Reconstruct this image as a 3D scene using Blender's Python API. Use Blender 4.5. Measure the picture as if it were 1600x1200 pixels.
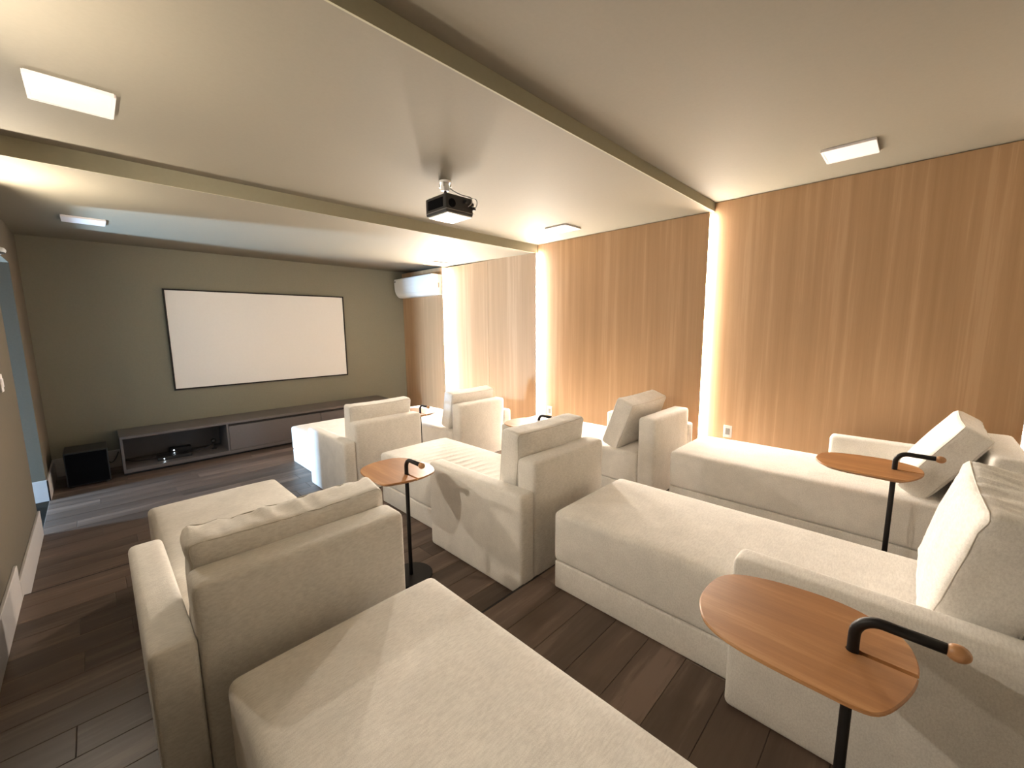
import bpy, bmesh, math, random
from mathutils import Matrix, Vector, noise
random.seed(7)
for o in list(bpy.data.objects):
    bpy.data.objects.remove(o)
S = bpy.context.scene
COL = S.collection
PI = math.pi

# ------------------------------------------------------------------ camera
CAMZ = 1.685
cd = bpy.data.cameras.new('camera')
cam = bpy.data.objects.new('camera', cd)
COL.objects.link(cam)
r_ = Vector((0.69986942, -0.71421404, -0.00900536))
u_ = Vector((0.10431093, 0.08972705, 0.99048891))
w_ = Vector((0.70661307, 0.69415226, -0.13729755))
M = Matrix((r_, u_, -w_)).transposed().to_4x4()
M.translation = Vector((0, 0, CAMZ))
cam.matrix_world = M
cd.sensor_width = 36.0
cd.lens = 642.384 / 1600 * 36
cd.clip_start = 0.02
S.camera = cam

# ------------------------------------------------------------------ world, light, exposure
wd = bpy.data.worlds.new('world')
S.world = wd
wd.use_nodes = True
wd.node_tree.nodes['Background'].inputs[0].default_value = (0.35, 0.6, 1.0, 1)
wd.node_tree.nodes['Background'].inputs[1].default_value = 0.6
S.view_settings.view_transform = 'Standard'
S.view_settings.look = 'None'
S.view_settings.gamma = 1
S.view_settings.use_curve_mapping = False
S.view_settings.exposure = 1.1
LED_STRENGTH = 560.0
GLOBE_STRENGTH = 5000.0
DAY_POWER = 340.0
LED_COLOR = (1.0, 0.88, 0.745)
GLOBE_COLOR = (1.0, 0.89, 0.74)

al = bpy.data.lights.new('daylight', 'AREA')
al.shape = 'RECTANGLE'
al.size = 0.30
al.size_y = 0.7
al.color = (0.46, 0.71, 1.0)
al.energy = DAY_POWER
alo = bpy.data.objects.new('daylight', al)
COL.objects.link(alo)
alo.location = (-3.05, 5.88, 0.47)
alo.rotation_euler = (PI / 2, 0, -PI / 2)

# ------------------------------------------------------------------ helpers
def nmat(name, base=(0.5, 0.5, 0.5), rough=0.6, metal=0.0, spec=0.5):
    m = bpy.data.materials.new(name)
    m.use_nodes = True
    b = m.node_tree.nodes['Principled BSDF']
    b.inputs['Base Color'].default_value = (*base, 1)
    b.inputs['Roughness'].default_value = rough
    b.inputs['Metallic'].default_value = metal
    b.inputs['Specular IOR Level'].default_value = spec
    return m, m.node_tree.nodes, m.node_tree.links, b

def ramp(n, stops):
    r = n.new('ShaderNodeValToRGB')
    e = r.color_ramp.elements
    e[0].position, e[0].color = stops[0][0], (*stops[0][1], 1)
    e[1].position, e[1].color = stops[-1][0], (*stops[-1][1], 1)
    for p, c in stops[1:-1]:
        q = e.new(p)
        q.color = (*c, 1)
    return r

def tex_noise(n, l, vec, scale, detail=4, rough=0.55, mscale=(1, 1, 1)):
    mp = n.new('ShaderNodeMapping')
    mp.inputs['Scale'].default_value = mscale
    l.new(vec, mp.inputs[0])
    t = n.new('ShaderNodeTexNoise')
    t.inputs['Scale'].default_value = scale
    t.inputs['Detail'].default_value = detail
    t.inputs['Roughness'].default_value = rough
    l.new(mp.outputs[0], t.inputs['Vector'])
    return t

def plain(name, base, rough=0.6, metal=0.0, spec=0.5, var=0.06, bump=0.0, scale=40):
    m, n, l, b = nmat(name, base, rough, metal, spec)
    tc = n.new('ShaderNodeTexCoord')
    t = tex_noise(n, l, tc.outputs['Object'], scale)
    r = ramp(n, [(0.3, tuple(c * (1 - var) for c in base)), (0.7, tuple(min(1, c * (1 + var)) for c in base))])
    l.new(t.outputs['Fac'], r.inputs[0])
    l.new(r.outputs[0], b.inputs['Base Color'])
    if bump:
        bp = n.new('ShaderNodeBump')
        bp.inputs['Strength'].default_value = bump
        bp.inputs['Distance'].default_value = 0.002
        l.new(t.outputs['Fac'], bp.inputs['Height'])
        l.new(bp.outputs[0], b.inputs['Normal'])
    return m

def fabric(name, base):
    m, n, l, b = nmat(name, base, 0.92, 0, 0.15)
    b.inputs['Sheen Weight'].default_value = 0.15
    tc = n.new('ShaderNodeTexCoord')
    big = tex_noise(n, l, tc.outputs['Object'], 9, 6, 0.65)
    fine = tex_noise(n, l, tc.outputs['Object'], 330, 2, 0.6, (1, 1, 1))
    thr = tex_noise(n, l, tc.outputs['Object'], 120, 3, 0.6, (0.35, 1.6, 1.0))
    r = ramp(n, [(0.3, tuple(c * 0.92 for c in base)), (0.7, tuple(min(1, c * 1.06) for c in base))])
    l.new(big.outputs['Fac'], r.inputs[0])
    mx = n.new('ShaderNodeMix')
    mx.data_type = 'RGBA'
    mx.blend_type = 'MULTIPLY'
    mx.inputs[0].default_value = 0.35
    l.new(r.outputs[0], mx.inputs[6])
    r2 = ramp(n, [(0.32, (0.60, 0.58, 0.56)), (0.62, (1, 1, 1))])
    l.new(thr.outputs['Fac'], r2.inputs[0])
    l.new(r2.outputs[0], mx.inputs[7])
    l.new(mx.outputs[2], b.inputs['Base Color'])
    ad = n.new('ShaderNodeMath')
    l.new(fine.outputs['Fac'], ad.inputs[0])
    l.new(thr.outputs['Fac'], ad.inputs[1])
    bp = n.new('ShaderNodeBump')
    bp.inputs['Strength'].default_value = 0.35
    bp.inputs['Distance'].default_value = 0.0022
    l.new(ad.outputs[0], bp.inputs['Height'])
    l.new(bp.outputs[0], b.inputs['Normal'])
    return m

def wood(name, dark, mid, light, stretch, rough=0.45, spec=0.4, scale=1.0, rnd=False, bump=0.08):
    # stretch: mapping scale vector; the small component is the grain direction
    m, n, l, b = nmat(name, mid, rough, 0, spec)
    tc = n.new('ShaderNodeTexCoord')
    vec = tc.outputs['Object']
    if rnd:
        oi = n.new('ShaderNodeObjectInfo')
        ml = n.new('ShaderNodeVectorMath')
        ml.operation = 'MULTIPLY_ADD'
        ml.inputs[1].default_value = (37.0, 11.0, 5.0)
        cmb = n.new('ShaderNodeCombineXYZ')
        for k in range(3):
            l.new(oi.outputs['Random'], cmb.inputs[k])
        l.new(cmb.outputs[0], ml.inputs[0])
        l.new(vec, ml.inputs[2])
        vec = ml.outputs[0]
    a = tex_noise(n, l, vec, 3.2 * scale, 7, 0.62, stretch)
    c = tex_noise(n, l, vec, 16 * scale, 5, 0.7, stretch)
    big = tex_noise(n, l, vec, 0.9 * scale, 2, 0.5, tuple(min(1, s * 1.5) if s > 0.3 else s for s in stretch))
    s1 = n.new('ShaderNodeMath')
    s1.operation = 'MULTIPLY_ADD'
    s1.inputs[1].default_value = 0.36
    l.new(c.outputs['Fac'], s1.inputs[0])
    l.new(a.outputs['Fac'], s1.inputs[2])
    s2 = n.new('ShaderNodeMath')
    s2.operation = 'MULTIPLY_ADD'
    s2.inputs[1].default_value = 0.35
    l.new(big.outputs['Fac'], s2.inputs[0])
    l.new(s1.outputs[0], s2.inputs[2])
    r = ramp(n, [(0.62, dark), (0.9, mid), (1.15 if False else 1.0, light)])
    sc = n.new('ShaderNodeMath')
    sc.operation = 'SUBTRACT'
    sc.inputs[1].default_value = 0.0
    l.new(s2.outputs[0], sc.inputs[0])
    l.new(sc.outputs[0], r.inputs[0])
    out = r.outputs[0]
    if rnd:
        hs = n.new('ShaderNodeHueSaturation')
        mr = n.new('ShaderNodeMapRange')
        mr.inputs[3].default_value = 0.74
        mr.inputs[4].default_value = 1.28
        l.new(oi.outputs['Random'], mr.inputs[0])
        l.new(mr.outputs[0], hs.inputs['Value'])
        l.new(out, hs.inputs['Color'])
        out = hs.outputs[0]
    l.new(out, b.inputs['Base Color'])
    bp = n.new('ShaderNodeBump')
    bp.inputs['Strength'].default_value = bump
    bp.inputs['Distance'].default_value = 0.002
    l.new(c.outputs['Fac'], bp.inputs['Height'])
    l.new(bp.outputs[0], b.inputs['Normal'])
    return m

def emit(name, color, strength):
    m = bpy.data.materials.new(name)
    m.use_nodes = True
    n = m.node_tree.nodes
    n.clear()
    e = n.new('ShaderNodeEmission')
    e.inputs[0].default_value = (*color, 1)
    e.inputs[1].default_value = strength
    o = n.new('ShaderNodeOutputMaterial')
    m.node_tree.links.new(e.outputs[0], o.inputs[0])
    return m

def link(name, me, mat=None, parent=None, loc=(0, 0, 0), rot=(0, 0, 0)):
    o = bpy.data.objects.new(name, me)
    if mat and not me.materials:
        me.materials.append(mat)
    COL.objects.link(o)
    o.location = loc
    o.rotation_euler = rot
    if parent:
        o.parent = parent
    return o

def obj(name, bm, mat=None, parent=None, smooth=False, loc=(0, 0, 0), rot=(0, 0, 0)):
    me = bpy.data.meshes.new(name)
    bmesh.ops.recalc_face_normals(bm, faces=bm.faces)
    if smooth:
        for f in bm.faces:
            f.smooth = True
    bm.to_mesh(me)
    bm.free()
    return link(name, me, mat, parent, loc, rot)

def empty(name, loc=(0, 0, 0), rot=(0, 0, 0)):
    o = bpy.data.objects.new(name, None)
    o.empty_display_size = 0.1
    COL.objects.link(o)
    o.location = loc
    o.rotation_euler = rot
    return o

def tag(o, label, cat, group=None):
    o['label'] = label
    o['category'] = cat
    if group:
        o['group'] = group
    return o

def struct(o):
    o['kind'] = 'structure'
    return o

def box(bm, x0, x1, y0, y1, z0, z1, bev=0.0, seg=1):
    r = bmesh.ops.create_cube(bm, size=1)
    vs = r['verts']
    for v in vs:
        v.co = Vector((x0 + (v.co.x + .5) * (x1 - x0), y0 + (v.co.y + .5) * (y1 - y0), z0 + (v.co.z + .5) * (z1 - z0)))
    if bev:
        es = list({e for v in vs for e in v.link_edges})
        bmesh.ops.bevel(bm, geom=es, offset=bev, segments=seg, affect='EDGES', profile=0.5)
    return vs

def bx(*a, **k):
    bm = bmesh.new()
    box(bm, *a, **k)
    return bm

def cyl(bm, c, r, h, n=24, r2=None, axis='Z'):
    m = Matrix.Translation(c)
    if axis == 'Y':
        m = m @ Matrix.Rotation(PI / 2, 4, 'X')
    if axis == 'X':
        m = m @ Matrix.Rotation(PI / 2, 4, 'Y')
    bmesh.ops.create_cone(bm, cap_ends=True, cap_tris=False, segments=n, radius1=r, radius2=r if r2 is None else r2, depth=h, matrix=m)

def tube(bm, pts, r, n=10, closed=False, caps=True):
    pts = [Vector(p) for p in pts]
    rings = []
    N = len(pts)
    up = Vector((0.12, 0.31, 0.94)).normalized()
    prev = None
    for i, p in enumerate(pts):
        if closed:
            t = pts[(i + 1) % N] - pts[i - 1]
        else:
            t = pts[min(i + 1, N - 1)] - pts[max(i - 1, 0)]
        t.normalize()
        if prev is None:
            a = t.cross(up)
            if a.length < 1e-3:
                a = t.cross(Vector((1, 0, 0)))
        else:
            a = prev - t * prev.dot(t)
        a.normalize()
        prev = a
        b = t.cross(a)
        rings.append([bm.verts.new(p + r * (math.cos(2 * PI * k / n) * a + math.sin(2 * PI * k / n) * b)) for k in range(n)])
    m = N if closed else N - 1
    for i in range(m):
        A, B = rings[i], rings[(i + 1) % N]
        for k in range(n):
            bm.faces.new((A[k], A[(k + 1) % n], B[(k + 1) % n], B[k]))
    if caps and not closed:
        bm.faces.new(rings[0])
        bm.faces.new(rings[-1])

def catmull(pts, per=6):
    pts = [Vector(p) for p in pts]
    out = []
    for i in range(len(pts) - 1):
        p0, p1, p2, p3 = pts[max(i - 1, 0)], pts[i], pts[i + 1], pts[min(i + 2, len(pts) - 1)]
        for k in range(per):
            t = k / per
            out.append(0.5 * ((2 * p1) + (p2 - p0) * t + (2 * p0 - 5 * p1 + 4 * p2 - p3) * t * t + (3 * p1 - p0 - 3 * p2 + p3) * t ** 3))
    out.append(pts[-1])
    return out

def axis_samples(h, r, n):
    s = [-h, -h + r * 0.15, -h + r * 0.45, -h + r]
    for i in range(1, n):
        s.append(-h + r + (2 * h - 2 * r) * i / n)
    s += [h - r, h - r * 0.45, h - r * 0.15, h]
    return s

def rbox(sx, sy, sz, r, nx=6, ny=6, nz=3, deform=None):
    """box centred at the origin with soft rounded edges and a dense skin that can be deformed"""
    hs = (sx / 2, sy / 2, sz / 2)
    rr = [min(r, h * 0.98) for h in hs]
    A = [axis_samples(hs[i], rr[i], (nx, ny, nz)[i]) for i in range(3)]
    bm = bmesh.new()
    cache = {}
    def vert(p):
        k = tuple(round(c, 5) for c in p)
        if k in cache:
            return cache[k]
        q = Vector([max(-hs[i] + rr[i], min(hs[i] - rr[i], p[i])) for i in range(3)])
        d = Vector(p) - q
        dn = Vector([d[i] / rr[i] for i in range(3)])
        if dn.length > 1e-9:
            m = max(abs(c) for c in dn)
            dn = dn.normalized() * m
            P = q + Vector([dn[i] * rr[i] for i in range(3)])
        else:
            P = q
        cache[k] = v = bm.verts.new(deform(P) if deform else P)
        return v
    for ax in range(3):
        a, b = [i for i in range(3) if i != ax]
        for s in (-1, 1):
            for i in range(len(A[a]) - 1):
                for j in range(len(A[b]) - 1):
                    vs = []
                    for (ii, jj) in ((i, j), (i + 1, j), (i + 1, j + 1), (i, j + 1)):
                        p = [0, 0, 0]
                        p[ax] = s * hs[ax]
                        p[a] = A[a][ii]
                        p[b] = A[b][jj]
                        vs.append(vert(p))
                    try:
                        bm.faces.new(vs)
                    except ValueError:
                        pass
    bmesh.ops.recalc_face_normals(bm, faces=bm.faces)
    return bm

# ------------------------------------------------------------------ materials
M_ceil = plain('ceiling_paint', (0.185, 0.165, 0.126), 0.75, spec=0.25, var=0.02, bump=0.05, scale=60)
M_wall = plain('khaki_wall_paint', (0.245, 0.235, 0.185), 0.8, spec=0.25, var=0.03, bump=0.06, scale=60)
M_wall_shaded = plain('khaki_wall_shaded', (0.115, 0.098, 0.072), 0.8, spec=0.2, var=0.03, bump=0.06, scale=60)  # wall khaki darkened: the left wall's dimness is put into the colour
M_base = plain('baseboard_paint', (0.46, 0.43, 0.415), 0.5, var=0.02)  # white trim darkened: dimming towards the frame edge is put into the colour
M_white = plain('white_paint', (0.72, 0.68, 0.66), 0.45, var=0.02)
M_plate = plain('white_panel_plastic', (0.76, 0.72, 0.725), 0.4, var=0.01)
M_plastic = plain('white_appliance_plastic', (0.85, 0.85, 0.84), 0.28, var=0.01)
M_veneer = wood('oak_veneer', (0.385, 0.238, 0.127), (0.445, 0.282, 0.157), (0.50, 0.327, 0.192), (1.0, 2.0, 0.045), 0.5, 0.35, 2.4, bump=0.03)
M_plank = wood('plank_vinyl', (0.078, 0.053, 0.040), (0.114, 0.079, 0.060), (0.165, 0.118, 0.092), (0.10, 1.0, 1.0), 0.42, 0.4, 2.4, rnd=True, bump=0.1)
M_sub = plain('floor_joint', (0.03, 0.022, 0.018), 0.8)
M_fab = fabric('linen_fabric', (0.78, 0.75, 0.70))
M_fab2 = fabric('cushion_fabric', (0.79, 0.76, 0.71))
M_seam = plain('seam_thread', (0.60, 0.56, 0.50), 0.9, var=0.05)
M_table = wood('table_wood', (0.30, 0.132, 0.05), (0.40, 0.188, 0.072), (0.48, 0.25, 0.105), (1.0, 0.07, 1.0), 0.38, 0.45, 4.0, bump=0.05)
M_ball = wood('knob_wood', (0.34, 0.165, 0.075), (0.46, 0.24, 0.11), (0.55, 0.31, 0.15), (1.0, 0.12, 1.0), 0.35, 0.45, 6.0)
M_black = plain('black_powder_coat', (0.009, 0.0075, 0.0075), 0.45, spec=0.3, var=0.1)
M_blackp = plain('black_plastic', (0.014, 0.013, 0.014), 0.35, var=0.1)
M_grille = plain('speaker_cloth', (0.004, 0.004, 0.005), 0.9, spec=0.05, var=0.2, scale=400, bump=0.2)
M_cab = plain('taupe_lacquer', (0.135, 0.118, 0.114), 0.38, var=0.03)
M_cabin = plain('taupe_inside', (0.095, 0.083, 0.08), 0.5, var=0.03)
M_gap = plain('shadow_gap', (0.02, 0.018, 0.018), 0.8)
M_back = plain('rear_wall_paint', (0.42, 0.40, 0.34), 0.8)
M_screen = plain('projection_fabric', (0.92, 0.91, 0.90), 0.85, spec=0.1, var=0.01)
M_metal = plain('brushed_steel', (0.55, 0.54, 0.52), 0.32, 1.0)
M_grey = plain('grey_plastic', (0.22, 0.22, 0.22), 0.5)
M_hall = plain('hall_paint', (0.13, 0.13, 0.13), 0.8)
M_leds = [emit('led_glow', LED_COLOR, LED_STRENGTH * k) for k in (0.5, 1.05, 2.15, 0.26)]
M_globe = emit('globe_glow', GLOBE_COLOR, GLOBE_STRENGTH)
M_globe2 = emit('globe_glow_dim', GLOBE_COLOR, GLOBE_STRENGTH * 0.8)
M_dot = emit('status_light', (0.75, 0.9, 1.0), 25)

# ------------------------------------------------------------------ room shell
Z1, Z2, Z3 = 0.0, 0.11, 0.195
Y12, Y23, YS, YR = 3.70, 1.505, 7.012, -1.8
XL = -0.456
C3, C2, C1a, C1b = 2.845, 2.763, 2.655, 2.72

def floor_tier(name, x0, x1, y0, y1, z, ymin, off):
    root = struct(obj(name, bx(x0, x1, y0, y1, z - 0.25, z - 0.004), M_sub))
    rnd = random.Random(off)
    W, L = 0.178, 1.24
    y = y1
    meshes = {}
    while y > max(y0, ymin) + 0.01:
        ya = max(y - W, y0)
        x = x0 - rnd.uniform(0.05, L - 0.2)
        while x < x1 - 0.01:
            xa, xb = max(x, x0), min(x + L, x1)
            x += L
            if xb - xa < 0.03:
                continue
            key = (round(xb - xa, 3), round(y - ya, 3))
            if key not in meshes:
                lx, ly = xb - xa, y - ya
                bm = bmesh.new()
                g = 0.0006
                box(bm, g, lx - g, g, ly - g, -0.006, 0.0)
                top = [e for e in bm.edges if all(v.co.z > -0.001 for v in e.verts)]
                bmesh.ops.bevel(bm, geom=top, offset=0.0018, segments=1, affect='EDGES')
                me = bpy.data.meshes.new('plank')
                bmesh.ops.recalc_face_normals(bm, faces=bm.faces)
                bm.to_mesh(me)
                bm.free()
                me.materials.append(M_plank)
                meshes[key] = me
            link('plank', meshes[key], None, root, (xa, ya, z))
        y = ya
    return root

floor_tier('floor', XL, 4.2, Y12, YS, Z1, -9, 3)
floor_tier('floor', XL, 4.24, Y23, Y12, Z2, -9, 5)
floor_tier('floor', XL, 4.3, YR, Y23, Z3, -1.3, 8)
# nosing strips along the two step edges
for n_, y_, z_, x1_ in ((1, Y12, Z2, 4.24), (2, Y23, Z3, 4.3)):
    struct(obj('trim_%d' % n_, bx(XL, x1_, y_ + 0.0005, y_ + 0.012, z_ - 0.10, z_ - 0.0005), M_gap))

struct(obj('ceiling', bx(XL - .2, 4.5, YR, Y23, C3, 3.1), M_ceil))
struct(obj('ceiling', bx(XL - .2, 4.5, Y23, Y12 + 0.03, C2, 3.1), M_ceil))
bm = bx(XL - .2, 4.5, Y12 + 0.03, YS + .2, 2.7, 3.1)
for v in bm.verts:
    if v.co.z < 2.8:
        v.co.z = C1a if v.co.y < 5 else C1b + 0.004
struct(obj('ceiling', bm, M_ceil))

M_riser_lit = plain('riser_lit_paint', (0.33, 0.31, 0.225), 0.75, spec=0.25, var=0.02)  # lighter than the ceiling: light on the riser faces is put into this colour
struct(obj('trim_3', bx(XL, 4.33, Y23 - 0.010, Y23, C2, C3), M_riser_lit))
struct(obj('trim_4', bx(XL, 4.29, Y12 + 0.020, Y12 + 0.030, C1a, C2), M_riser_lit))

def ceil1(y):
    return C1a + (y - Y12 - 0.03) / (YS - Y12 - 0.03) * (C1b - C1a)

DY0, DY1, DH = 5.06, 6.08, 2.32
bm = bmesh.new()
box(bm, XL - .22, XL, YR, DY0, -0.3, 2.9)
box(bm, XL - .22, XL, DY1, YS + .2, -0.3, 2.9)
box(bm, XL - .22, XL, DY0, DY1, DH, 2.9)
struct(obj('wall_left', bm, M_wall_shaded))
struct(obj('wall_front', bx(XL - .2, 4.5, YS, YS + .2, -0.3, 2.9), M_wall))
struct(obj('wall_back', bx(XL - .2, 4.6, YR - .2, YR, -0.3, 3.0), M_back))
wr = struct(obj('wall_right', bx(4.34, 4.55, YR - .2, YS + .2, -0.3, 3.0), M_veneer))
# veneer panels: each bay further forward than the one before it, with a lit joint between
def bay(xf, joints, z0, ztop):
    for a, b in zip(joints[:-1], joints[1:]):
        bm = bmesh.new()
        box(bm, xf, 4.34, a + .0015, b - .0015, z0, ztop, 0.001)
        me_off = (a + b) / 2
        for v in bm.verts:
            v.co.y -= me_off
        obj('panel', bm, M_veneer, wr, loc=(0, me_off, 0))
XB = (4.315, 4.285, 4.25, 4.215)
bay(4.325, [YR, -0.62], Z3, C3)
bay(XB[0], [-0.56, 1.515], Z3, C3 - 0.004)
bay(XB[1], [1.53, 3.70], Z2, C2 - 0.004)
bay(XB[2], [3.715, 4.665, 5.735], Z1, C1a + 0.012)
bay(XB[3], [5.75, YS], Z1, C1a + 0.03)

# hall beyond the door opening (daylight comes through its outer opening)
bm = bmesh.new()
box(bm, -3.1, XL - .22, 4.4, 6.9, -0.3, 0.0)
box(bm, -3.1, XL - .22, 4.4, 6.9, 2.7, 2.9)
box(bm, -3.1, XL - .22, 4.3, 4.4, -0.3, 2.9)
box(bm, -3.1, XL - .22, 6.9, 7.0, -0.3, 2.9)
box(bm, -3.3, -3.1, 4.3, 5.7, -0.3, 2.9)
box(bm, -3.3, -3.1, 6.06, 7.0, -0.3, 2.9)
box(bm, -3.3, -3.1, 5.7, 6.06, 0.85, 2.9)
box(bm, -3.3, -3.1, 5.7, 6.06, -0.3, 0.1)
struct(obj('wall_hall', bm, M_hall))

# baseboards
def bb(name, x0, x1, y0, y1, z0, h=0.215):
    o = struct(obj(name, bx(x0, x1, y0, y1, z0, z0 + h, 0.003), M_base))
    return o
bb('baseboard_left', XL, XL + .016, Y12 - 0.03, DY0, Z1)
bb('baseboard_left', XL, XL + .016, Y23, Y12 - 0.04, Z2)
bb('baseboard_left', XL, XL + .016, YR, Y23 - .01, Z3)
bb('baseboard_left', XL, XL + .016, DY1 - .016, YS, Z1)
bb('baseboard_left', XL - .2, XL + .016, DY1 - .016, DY1, Z1)
bb('baseboard_front', XL + .016, 0.12, YS - .016, YS, Z1)
bb('baseboard_front', 3.60, 4.215, YS - .016, YS, Z1)

# ------------------------------------------------------------------ LED joints in the veneer wall
for i, (xa, xb, y, z0, z1, lab) in enumerate((
        (XB[1], XB[0], 1.53, Z3, C2 - .03, 'vertical LED strip just right of the middle row chaise against the veneer wall'),
        (XB[2], XB[1], 3.715, Z2, C1a - .01, 'vertical LED strip rising behind the centre cushion of the middle row'),
        (XB[3], XB[2], 5.75, Z1, C1a - .01, 'brightest vertical LED strip, beside the near end of the air conditioner'),
        (XB[0], 4.34, -0.56, Z3, C3 - .02, 'vertical LED strip at the right edge of the photo behind the chaise by the wall'))):
    e = empty('led_strip', ((xa + xb) / 2, y, z0))
    tag(e, lab, 'led strip', None)
    w = (xb - xa)
    obj('housing', bx(-w / 2 + .002, w / 2 - .001, -0.004, -0.0005, 0, z1 - z0), M_plastic, e)
    obj('diffuser', bx(w / 2 - .0155, w / 2 - .001, -0.010, -0.004, 0.005, z1 - z0 - .005), M_leds[i], e)

# ------------------------------------------------------------------ wall lamps on the left wall
for y, z, lab in ((4.15, 2.235, 'globe wall lamp on the left wall nearest the doorway, out of frame'),
                  (2.1, 2.22, 'globe wall lamp on the left wall beside the middle row, out of frame'),
                  ):
    e = empty('wall_lamp', (XL, y, z))
    tag(e, lab, 'wall lamp')
    bm = bmesh.new()
    cyl(bm, (0.008, 0, 0), 0.045, 0.016, 24, axis='X')
    obj('backplate', bm, M_black, e, True)
    bm = bmesh.new()
    cyl(bm, (0.032, 0, 0), 0.010, 0.036, 12, axis='X')
    obj('arm', bm, M_black, e, True)
    obj('side_blocker', bx(0.0, 0.103, 0.062, 0.065, -0.085, 0.085), M_black, e)  # added unseen plate, keeps lamp light off the left of the front wall
    bm = bmesh.new()
    cyl(bm, (0.08, 0, -.060), .058, .004, 28)
    obj('under_blocker', bm, M_black, e)  # added unseen disc, blocks the lamp's steep downward light
    bm = bmesh.new()
    bmesh.ops.create_icosphere(bm, subdivisions=2, radius=0.016, matrix=Matrix.Translation((0.08, 0, 0)))
    obj('globe', bm, M_globe if y > 4 else M_globe2, e, True)

# ------------------------------------------------------------------ chaise lounges
SW, AW, CL, AL, HS, HA, HB, BT = 0.735, 0.12, 1.869, 0.914, 0.46, 0.625, 0.79, 0.155
PL = 0.165

def folds(kind):
    def f(p):
        x, y, z = p
        d = 0.0
        if z > 0:
            edge = max(0, 1 - (abs(x) / (SW / 2)) ** 6) * max(0, 1 - (abs(y) / (CL / 2)) ** 8)
            d += 0.010 * edge                                         # soft crown
            d += 0.004 * noise.noise(Vector((x * 3, y * 3, 5.3))) * edge
            if kind:
                u = y * 34 + x * 6.5 + 3.0 * noise.noise(Vector((x * 2.1, y * 2.3, kind)))
                m = max(0, noise.noise(Vector((x * 2.3 + 4, y * 1.3, kind * 3.1))) + 0.42)
                yy = (y + CL / 2) / CL
                m *= max(0, min(1, (0.92 - yy) * 3)) * edge
                d += kind_amp[kind] * m * (1 - abs(math.sin(u))) ** 2
        return Vector((x, y, z + d))
    return f
kind_amp = {1: 0.020, 2: 0.0}

def side_m(me_bm, mirror):
    if mirror:
        for v in me_bm.verts:
            v.co.x = -v.co.x
        bmesh.ops.reverse_faces(me_bm, faces=me_bm.faces)
    return me_bm

def chaise(x, y, z, mirror, label, kind=2):
    """origin at the rear corner; x = left outer edge; the arm is on the left, or on the right if mirrored"""
    W = SW + AW
    e = empty('chaise_lounge', (x + W / 2, y, z))
    tag(e, label, 'chaise lounge')
    def put(name, bm, cx, cy, cz, mat=M_fab):
        for v in bm.verts:
            v.co += Vector((cx - W / 2, cy, cz))
        return obj(name, side_m(bm, mirror), mat, e, True)
    sc = AW + SW / 2
    CB = CL - BT + .006
    put('base', rbox(SW - .012, CB - .012, PL, 0.012, 4, 4, 2), sc, CL - CB / 2, PL / 2 + .001)
    put('seat_cushion', rbox(SW, CB, HS - PL - .002, 0.030, 22, 150 if kind == 1 else 44, 3, folds(kind)), sc, CL - CB / 2, (HS + PL) / 2)
    put('armrest', rbox(AW, AL, HA, 0.026, 3, 12, 8), AW / 2, AL / 2, HA / 2 + .001)
    put('backrest', rbox(SW, BT, HB, 0.032, 10, 3, 10), sc, BT / 2, HB / 2 + .001)
    return e

def piping_path(w, t, h, r, yv, deform):
    out = []
    hw, hh = w / 2, h / 2
    for cx, cz, a0 in ((hw - r, hh - r, 0), (-hw + r, hh - r, 90), (-hw + r, -hh + r, 180), (hw - r, -hh + r, 270)):
        for k in range(5):
            a = math.radians(a0 + 90 * k / 4)
            out.append(Vector((cx + r * math.cos(a), yv, cz + r * math.sin(a))))
    # subdivide the long sides
    dense = []
    for i, p in enumerate(out):
        q = out[(i + 1) % len(out)]
        n = max(1, int((q - p).length / 0.04))
        for k in range(n):
            dense.append(p + (q - p) * k / n)
    return [deform(p) for p in dense]

def cushion(cx, cy, cz, w, t, h, tilt, label, seed=0, yaw=0.0, twist=0.0, wr=0.004, slump=0.0, bulge=0.030):
    """cz is the height of the lowest edge; tilt leans the top back (towards -y)"""
    e = empty('back_cushion', (cx, cy, cz), (tilt, twist, yaw))
    tag(e, label, 'cushion')
    def deform(p):
        x, y, z = p
        u, v = x / (w / 2), z / (h / 2)
        b = max(0, 1 - abs(u) ** 2.4) * max(0, 1 - abs(v) ** 2.4)
        s = y / (t / 2)
        y2 = y + bulge * b * s
        z2 = z - 0.018 * (1 - u * u) * max(0, v) ** 3 * 0.6 - slump * max(0, u) * max(0, v)
        # sides belly out a little between the pointed corners
        x2 = x - 0.012 * (1 - v * v) * (u ** 5) * 0.5
        # gathers along the gusset and next to the seams
        g = abs(u) ** 8 + abs(v) ** 8
        q = noise.noise(Vector((x * 26 + seed * 3.7, z * 26, y * 9 + seed)))
        q2 = noise.noise(Vector((x * 7 + seed * 1.3, z * 7 - seed, y * 5)))
        y2 += wr * s * (0.9 * q2 * b + 0.7 * q * g)
        z2 += wr * 1.1 * q * abs(v) ** 10 * (1 if v > 0 else 0)
        x2 += wr * 0.8 * q * abs(u) ** 10
        return Vector((x2, y2, z2 + h / 2))
    obj('cover', rbox(w, t, h, 0.03, 30, 6, 20, deform), M_fab2, e, True)
    for sgn in (-1, 1):
        bm = bmesh.new()
        k = (t / 2 - 0.0105)
        pts = piping_path(w - .0135, t, h - .0135, 0.026, sgn * k, deform)
        tube(bm, pts, 0.0024, 6, closed=True)
        obj('seam', bm, M_seam, e, True)
    return e

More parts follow.
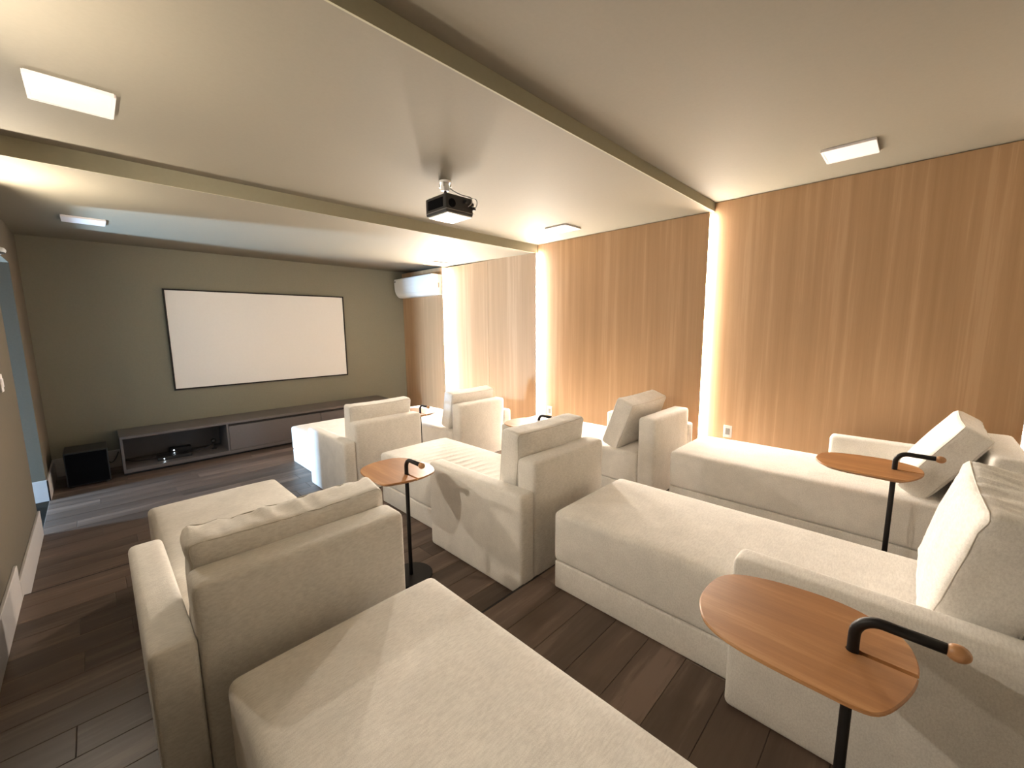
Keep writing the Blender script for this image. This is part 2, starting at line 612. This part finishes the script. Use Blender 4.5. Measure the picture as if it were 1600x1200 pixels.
Y1, Y2, Y3 = 3.607 + .0, 1.5015 + 0.012, -0.4905
Y1 = 3.72
XM, XM1, XA, XB_, XR, XR1 = 1.605, 1.545, 0.0174, 0.055, 3.253, 2.910
chaise(XB_, Y3, Z3, False, 'beige fabric chaise lounge in the near foreground at bottom centre')
m3 = chaise(XM, Y3, Z3, False, 'beige chaise lounge of the back row standing between the two nearest side tables')
chaise(XR, Y3, Z3, True, 'beige chaise lounge of the back row against the veneer wall')
chaise(XA, Y2, Z2, False, 'beige chaise lounge on the left of the middle row, beside the left aisle')
m2 = chaise(XM, Y2, Z2, False, 'beige chaise lounge at the centre of the middle row, table shadow on its arm', 1)
chaise(XR, Y2, Z2, True, 'beige chaise lounge of the middle row against the veneer wall')
chaise(XM1, Y1, Z1, False, 'beige chaise lounge of the front row on the left, facing the TV console')
chaise(XR1, Y1, Z1, True, 'beige chaise lounge of the front row nearest the air conditioner', 1)
# small black tab in the rear seam of the middle chaise
obj('seam_tab', bx(-0.3135, -0.3085, -0.004, 0.003, 0.045, 0.085), M_black, m2)['label'] = 'small black tab'

# cushions (lowest edge rests on the seat)
D = 0.014
cushion(XA + AW + SW / 2 + .0, Y2 + BT + .105, Z2 + HS + D - .004, 0.715, 0.165, 0.405, math.radians(4), 'upright beige cushion on the left chaise of the middle row', 1, wr=0.010)
cushion(XM + AW + SW / 2 - .01, Y2 + BT + .105, Z2 + HS + D - .004, 0.69, 0.16, 0.475, math.radians(5), 'upright beige cushion on the centre chaise of the middle row', 2)
cushion(XM1 + AW + SW / 2 + .0, Y1 + BT + .10, Z1 + HS + D - .004, 0.69, 0.15, 0.47, math.radians(4), 'upright beige cushion on the front row chaise in front of the TV console', 3)
cushion(XR + SW / 2 + .005, Y2 + BT + .30, Z2 + HS + D - .005, 0.70, 0.175, 0.47, math.radians(20), 'beige cushion leaning back on the middle row chaise by the veneer wall', 4, wr=0.003)
cushion(XR1 + SW / 2 + .0, Y1 + BT + .175, Z1 + HS + D - .004, 0.69, 0.165, 0.455, math.radians(12), 'beige cushion on the front row chaise below the LED strip', 5)
cushion(XR + .10 + .33, Y3 + BT + .29, Z3 + HS + D - .005, 0.66, 0.15, 0.49, math.radians(31), 'tilted beige cushion leaning on the back row chaise by the veneer wall', 6, wr=0.003)
cushion(XM + AW + SW / 2 + .005, Y3 + BT + .165, Z3 + HS + D - .004, 0.70, 0.185, 0.475, math.radians(13), 'large beige cushion at the right edge on the back row centre chaise', 7, wr=0.010)

# ------------------------------------------------------------------ side tables
TZ = 0.68
TOP = [(0, -.120), (.060, -.118), (.122, -.101), (.160, -.067), (.194, 0), (.206, .067), (.202, .144), (.186, .227), (.153, .302), (.113, .338), (.066, .353), (0, .357),
       (-.05, .352), (-.093, .338), (-.14, .311), (-.170, .272), (-.189, .213), (-.197, .14), (-.199, .05), (-.198, -.022), (-.183, -.059), (-.135, -.086), (-.061, -.110)]
def table_outline(scale_in=0.0):
    n = len(TOP)
    pts = []
    for i in range(n):
        p0, p1, p2, p3 = [Vector((*TOP[(i + k) % n], 0)) for k in (-1, 0, 1, 2)]
        for k in range(3):
            t = k / 3
            pts.append(0.5 * ((2 * p1) + (p2 - p0) * t + (2 * p0 - 5 * p1 + 4 * p2 - p3) * t * t + (3 * p1 - p0 - 3 * p2 + p3) * t ** 3))
    return pts

def table_mesh():
    """slab with a chamfered underside and a straight slot from the post to the near edge"""
    g = 0.0075
    o = table_outline()
    # keep the outline outside the slot, then walk round the slot
    k0 = [p for p in o if not (abs(p.x) < g + .004 and p.y < 0)]
    # start just to the right of the slot
    start = min(range(len(k0)), key=lambda i: (k0[i].y > 0, abs(k0[i].x - g - .008)))
    cand = [i for i in range(len(k0)) if k0[i].y < -0.05 and k0[i].x > 0]
    start = min(cand, key=lambda i: k0[i].x)
    k0 = k0[start:] + k0[:start]
    ring = [Vector((g, -.1198, 0))] + k0 + [Vector((-g, -.1192, 0))]
    slot = [Vector((-g, -.02, 0))]
    for k in range(7):
        a = PI - PI * k / 6
        slot.append(Vector((math.cos(a) * 0.0145, math.sin(a) * 0.0145, 0)))
    slot.append(Vector((g, -.02, 0)))
    prof = ring + slot
    n_out = len(ring)
    c = Vector((0, 0.11, 0))
    bm = bmesh.new()
    rows = []
    for z, ins in ((0.0, 0.003), (-0.003, 0.0), (-0.008, 0.0), (-0.026, 0.032)):
        row = []
        for i, p in enumerate(prof):
            q = p.copy()
            if i < n_out and ins and not (i in (0, n_out - 1)):
                d = (c - p)
                d.normalize()
                q = p + d * ins
                if abs(q.x) < g:
                    q.x = math.copysign(g, q.x)
            elif i in (0, n_out - 1):
                q.y += ins
            q.z = z
            row.append(bm.verts.new(q))
        rows.append(row)
    N = len(prof)
    for a, b in zip(rows[:-1], rows[1:]):
        for i in range(N):
            bm.faces.new((a[i], a[(i + 1) % N], b[(i + 1) % N], b[i]))
    for row in (rows[0], rows[-1]):
        es = [bm.edges.get((row[i], row[(i + 1) % N])) for i in range(N)]
        bmesh.ops.triangle_fill(bm, use_beauty=True, edges=es)
    return bm

def make_table():
    e = empty('side_table')
    t = obj('table_top', table_mesh(), M_table, e, loc=(0, 0, TZ))
    bm = bmesh.new()
    path = [(0, 0, .010), (0, 0, .3), (0, 0, .6), (0, 0, TZ + .045)]
    R = 0.05
    for k in range(1, 9):
        a = PI / 2 * k / 8
        path.append((0, -R + R * math.cos(a), TZ + .045 + R * math.sin(a)))
    path.append((0, -0.155, TZ + .094))
    tube(bm, path, 0.0125, 14)
    obj('pole', bm, M_black, e, True)
    bm = bmesh.new()
    cyl(bm, (0, 0, .006), 0.135, 0.012, 40)
    es = [ed for ed in bm.edges if all(v.co.z > .01 for v in ed.verts)]
    bmesh.ops.bevel(bm, geom=es, offset=.003, segments=2, affect='EDGES')
    obj('base', bm, M_black, e)
    bm = bmesh.new()
    bmesh.ops.create_uvsphere(bm, u_segments=20, v_segments=12, radius=0.019)
    for v in bm.verts:
        v.co.y *= 1.15
        v.co += Vector((0, -0.172, TZ + .093))
    obj('knob', bm, M_ball, e, True)
    return e

def dup(root):
    r = root.copy()
    COL.objects.link(r)
    for ch in list(root.children):
        c = ch.copy()
        COL.objects.link(c)
        c.parent = r
    return r
T0 = make_table()
for i, (x, y, z, rz, lab) in enumerate((
        (1.258, 0.046, Z3, 0, 'wooden side table with black post and wooden knob, largest one at lower right'),
        (3.085, 0.026, Z3, 0, 'wooden side table in front of the tilted cushion by the veneer wall'),
        (1.285, 2.185, Z2, 0, 'wooden side table beside the left chaise of the middle row, black base visible'),
        (2.80, 2.41, Z2, 0, 'wooden side table behind the centre cushion, glowing with strip light'),
        (2.66, 4.15, Z1, 0, 'farthest wooden side table between the two front row chaises'))):
    o = T0 if i == 0 else dup(T0)
    o.location = (x, y, z)
    o.rotation_euler = (0, 0, rz)
    tag(o, lab, 'side table', 'wooden side tables beside the chaises')

# ------------------------------------------------------------------ projector hung from the ceiling
PX, PY, PZ = 2.0, 2.605, 2.505
e = empty('projector', (PX, PY, PZ))
tag(e, 'black ceiling projector with a pale underside and dangling cables', 'projector')
bm = bx(-.125, .125, -.125, .135, 0.006, .135, 0.012, 3)
obj('body', bm, M_blackp, e)
obj('bottom_cover', bx(-.108, .118, -.118, .122, -.001, 0.008, 0.002), M_plastic, e)['label'] = 'white bottom cover'
obj('side_vent', bx(-.1275, -.124, -.085, .10, .045, .112, 0.001), M_grille, e)
obj('trim_line', bx(-.127, .127, -.128, .137, .024, .028), M_grey, e)
bm = bmesh.new()
cyl(bm, (-.075, -.124, .07), .030, .012, 24, axis='Y')
obj('rear_ring', bm, M_grille, e)
bm = bmesh.new()
cyl(bm, (-.045, .142, .07), .034, .03, 28, axis='Y')
obj('lens', bm, M_blackp, e)
for dx, dz in ((.045, .10), (.10, .085), (.118, .06)):
    obj('plug', bx(dx - .011, dx + .011, -.152, -.124, dz - .011, dz + .011, .003), M_blackp, e)
for pts in ([(-.03, .03, .255), (.0, -.02, .20), (.05, -.10, .15), (.075, -.155, .13), (.07, -.17, .085), (.05, -.155, .06)],
            [(-.02, .03, .255), (.04, -.02, .19), (.09, -.11, .145), (.12, -.165, .12), (.125, -.165, .08), (.118, -.150, .06)]):
    bm = bmesh.new()
    tube(bm, catmull(pts), .0032, 8)
    obj('cable', bm, M_grey, e, True)
e = empty('projector_mount', (PX - .03, PY + .01, C2))
tag(e, 'white metal ceiling bracket holding the black projector', 'bracket')
bm = bmesh.new()
cyl(bm, (0, 0, -.008), .045, .016, 24)
obj('ceiling_plate', bm, M_plastic, e)
obj('channel', bx(-.026, .026, -.022, .022, -.07, -.016, .004), M_plastic, e)
bm = bmesh.new()
cyl(bm, (0, 0, -.094), .011, .05, 16)
obj('stem', bm, M_black, e, True)
for a in range(4):
    bm = bmesh.new()
    cyl(bm, (.042 * math.cos(a * PI / 2 + .7), .042 * math.sin(a * PI / 2 + .7), -.03), .005, .03, 10)
    obj('screw', bm, M_metal, e)
obj('mount_plate', bx(-.05, .05, -.05, .05, -.1225, -.117, .001), M_black, e)

# ------------------------------------------------------------------ square panels on the ceilings
for x, y, z, lab in ((3.72, .437, C3, 'square white ceiling panel nearest, above the veneer wall chaise at right'),
                     (3.775, 2.90, C2, 'square white ceiling panel right of the projector near the veneer wall'),
                     (.057, 2.882, C2, 'square white ceiling panel at the upper left of the photo, largest in view'),
                     (.07, 5.54, ceil1(5.54), 'square white ceiling panel at the far left near the doorway'),
                     (3.90, 5.47, ceil1(5.47), 'square white ceiling panel in front of the air conditioner')):
    e = empty('ceiling_panel', (x, y, z))
    if y > 5:
        e.rotation_euler = (math.atan((C1b - C1a) / (YS - Y12)), 0, 0)
    tag(e, lab, 'ceiling panel', 'square white ceiling panels')
    h = .137
    fr = bmesh.new()
    for a in (-1, 1):
        box(fr, -h, h, a * h - .006, a * h + .006, -.016, 0)
        box(fr, a * h - .006, a * h + .006, -h, h, -.016, 0)
    obj('frame', fr, M_plate, e)
    obj('face', bx(-h + .006, h - .006, -h + .006, h - .006, -.0145, 0, .001), M_plate, e)

# ------------------------------------------------------------------ air conditioner on the veneer wall
AX, AY0, AY1, AZ = XB[3], 5.77, 6.93, 2.228
e = empty('air_conditioner', (AX, (AY0 + AY1) / 2, AZ))
tag(e, 'white split air conditioner high on the veneer wall by the far corner', 'air conditioner')
prof = [(0, 0), (-.10, .0), (-.135, .012), (-.165, .038), (-.19, .075), (-.205, .12), (-.212, .18), (-.214, .25), (-.212, .318), (-.20, .335), (0, .335)]
hl = (AY1 - AY0) / 2
def extrude_profile(pr, y0, y1):
    bm = bmesh.new()
    A = [bm.verts.new((x, y0, z)) for x, z in pr]
    B = [bm.verts.new((x, y1, z)) for x, z in pr]
    n = len(pr)
    for i in range(n):
        bm.faces.new((A[i], A[(i + 1) % n], B[(i + 1) % n], B[i]))
    bm.faces.new(A)
    bm.faces.new(B)
    return bm
obj('body', extrude_profile(prof, -hl, hl), M_plastic, e)
fp = [(x - .005, z) for x, z in prof[4:9]]
fp2 = fp + [(x + .006, z) for x, z in reversed(fp)]
obj('front_panel', extrude_profile(fp2, -hl + .012, hl - .012), M_plastic, e)
vp = [(x - .003, z - .002) for x, z in prof[1:5]]
obj('air_vane', extrude_profile(vp + [(x + .004, z + .003) for x, z in reversed(vp)], -hl + .05, hl - .05), M_plastic, e)
obj('top_grille', bx(-.185, -.02, -hl + .03, hl - .03, .334, .341), M_grey, e)
obj('status_window', bx(-.2195, -.216, hl - .05, hl - .02, .275, .30), M_black, e)
obj('end_label', bx(-.075, -.055, -hl - .0008, -hl + .001, .12, .20), M_grey, e)

# ------------------------------------------------------------------ projection screen
e = empty('projection_screen', ((.713 + 3.063) / 2, YS, .89))
tag(e, 'wide white projection screen with thin black frame on the khaki wall', 'projection screen')
hw, hh, b = (3.063 - .713) / 2, 2.217 - .89, .018
obj('screen_surface', bx(-hw + b, hw - b, -.020, -.004, b, hh - b), M_screen, e)
for a in (-1, 1):
    xx = a * (hw - b / 2)
    obj('frame_bar', bx(xx - b / 2, xx + b / 2, -.03, -.002, 0, hh), M_black, e)
obj('frame_bar', bx(-hw + b, hw - b, -.03, -.002, 0, b), M_black, e)
obj('frame_bar', bx(-hw + b, hw - b, -.03, -.002, hh - b, hh), M_black, e)

# ------------------------------------------------------------------ TV console
KX0, KX1, KY0, KY1, KH = .115, 3.575, 6.45, YS - .002, .465
e = empty('tv_console', (KX0, KY0, 0))
tag(e, 'long low taupe TV console under the projection screen with an open niche', 'console')
L, Dp = KX1 - KX0, KY1 - KY0
KD = 1.03
obj('top', bx(0, L, 0, Dp, KH - .03, KH, .002), M_cab, e)
obj('side_panel', bx(0, .022, 0.002, Dp, .03, KH - .03, .001), M_cab, e)
obj('side_panel', bx(L - .022, L, 0.002, Dp, .03, KH - .03, .001), M_cab, e)
obj('divider', bx(KD, KD + .022, 0.002, Dp - .02, .075, KH - .03, .001), M_cab, e)
obj('bottom_panel', bx(.022, L - .022, .002, Dp, .03, .075, .001), M_cab, e)
obj('back_panel', bx(.022, L - .022, Dp - .015, Dp, .075, KH - .03), M_cabin, e)
obj('plinth', bx(.0, L, .05, .07, 0, .03), M_gap, e)  # near-black: shade of the toe recess is put into its colour
d0, d1 = KD + .022, L - .022
for k in range(2):
    a = d0 + (d1 - d0) * k / 2 + .003
    c = d0 + (d1 - d0) * (k + 1) / 2 - .003
    obj('drawer_front', bx(a, c, -.001, .018, .079, KH - .062, .0015), M_cab, e)
obj('shadow_gap', bx(d0, d1, .02, .03, .075, KH - .03), M_gap, e)

# things in the niche
NZ = .076
e = empty('media_box', (.60, 6.66, NZ))
tag(e, 'flat black media box with a white status light in the console niche', 'media box')
obj('case', bx(-.17, .17, -.09, .09, .0, .042, .006, 2), M_blackp, e)
obj('front_strip', bx(-.165, .165, -.0925, -.089, .008, .034), M_gap, e)
obj('status_light', bx(-.112, -.104, -.0945, -.092, .016, .024), M_dot, e)
e = empty('router', (.68, 6.87, NZ))
tag(e, 'small black box with a tiny light behind the media box in the niche', 'router')
obj('case', bx(-.10, .12, -.06, .06, 0, .075, .006, 2), M_blackp, e)
obj('status_light', bx(-.07, -.062, -.062, -.0595, .05, .058), M_dot, e)
e = empty('webcam', (1.03, 6.72, NZ))
tag(e, 'small round black device on a stand at the right end of the console niche', 'device')
bm = bmesh.new()
cyl(bm, (0, 0, .006), .03, .012, 20)
obj('base', bm, M_blackp, e)
bm = bmesh.new()
cyl(bm, (0, 0, .05), .007, .08, 10)
obj('stem', bm, M_blackp, e)
bm = bmesh.new()
bmesh.ops.create_uvsphere(bm, u_segments=16, v_segments=10, radius=.032, matrix=Matrix.Translation((0, 0, .11)))
obj('head', bm, M_blackp, e, True)
bm = bmesh.new()
tube(bm, catmull([(.775, 6.70, NZ + .02), (.84, 6.69, NZ + .03), (.92, 6.70, NZ + .035), (.98, 6.715, NZ + .06)]), .006, 8)
tag(obj('cable', bm, M_blackp, None, True), 'black cable running from the media box to the round device', 'cable')
bm = bmesh.new()
tube(bm, catmull([(.43, 6.70, NZ + .02), (.34, 6.74, NZ + .008), (.24, 6.78, NZ + .006), (.15, 6.80, NZ + .03)]), .004, 8)
tag(obj('cable', bm, M_blackp, None, True), 'thin black cable at the left end of the console niche', 'cable')
bm = bmesh.new()
tube(bm, catmull([(-.01, 6.80, .14), (.03, 6.86, .10), (.07, 6.93, .13), (.10, 6.985, .19)]), .006, 8)
tag(obj('cable', bm, M_blackp, None, True), 'black cable hanging in front of the baseboard beside the subwoofer', 'cable')

# subwoofer
e = empty('subwoofer', (-.16, 6.37, 0))
tag(e, 'black cube subwoofer on the floor left of the console', 'subwoofer')
obj('cabinet', bx(-.175, .165, .006, .40, .012, .385, .006, 2), M_blackp, e)
obj('grille', bx(-.165, .155, -.006, .007, .025, .372, .005, 2), M_grille, e)
for sx in (-.14, .13):
    for sy in (.04, .36):
        bm = bmesh.new()
        cyl(bm, (sx, sy, .006), .018, .012, 14)
        obj('foot', bm, M_blackp, e)

# ------------------------------------------------------------------ outlets and the switch
e = empty('ring_stand_in', (XL, 5.50, 2.352))  # added dome, stands in for a white ring cut by the frame edge
tag(e, 'small round white dome at the far left edge, high on the wall', 'round fixture')
bm = bmesh.new()
cyl(bm, (0.006, 0, 0), .032, .012, 24, axis='X')
obj('base', bm, M_plastic, e, True)
bm = bmesh.new()
bmesh.ops.create_uvsphere(bm, u_segments=20, v_segments=12, radius=.028, matrix=Matrix.Translation((.014, 0, 0)))
obj('dome', bm, M_plastic, e, True)

def outlet(x, y, z, rz, lab, cat='outlet'):
    e = empty('wall_outlet' if cat == 'outlet' else 'light_switch', (x, y, z), (0, 0, rz))
    tag(e, lab, cat)
    obj('plate', bx(-.004 - .004, 0, -.037, .037, -.06, .06, .002), M_plate, e)
    if cat == 'outlet':
        obj('socket', bx(-.0095, -.007, -.02, .02, -.032, .032, .001), M_grey, e)
    else:
        for k in (-1, 1):
            obj('rocker', bx(-.012, -.007, k * .016 - .013, k * .016 + .013, -.03, .03, .002), M_plate, e)
outlet(XB[1], 3.49, 1.685 - 1.136, 0, 'white wall outlet on the veneer behind the centre cushion')
outlet(XB[0], 1.255, 1.685 - 1.04, 0, 'white wall outlet on the veneer just above the back row chaise seat')
outlet(XL, 4.40, 1.685 - .345, PI, 'white light switch plate on the left wall at the photo edge', 'switch')
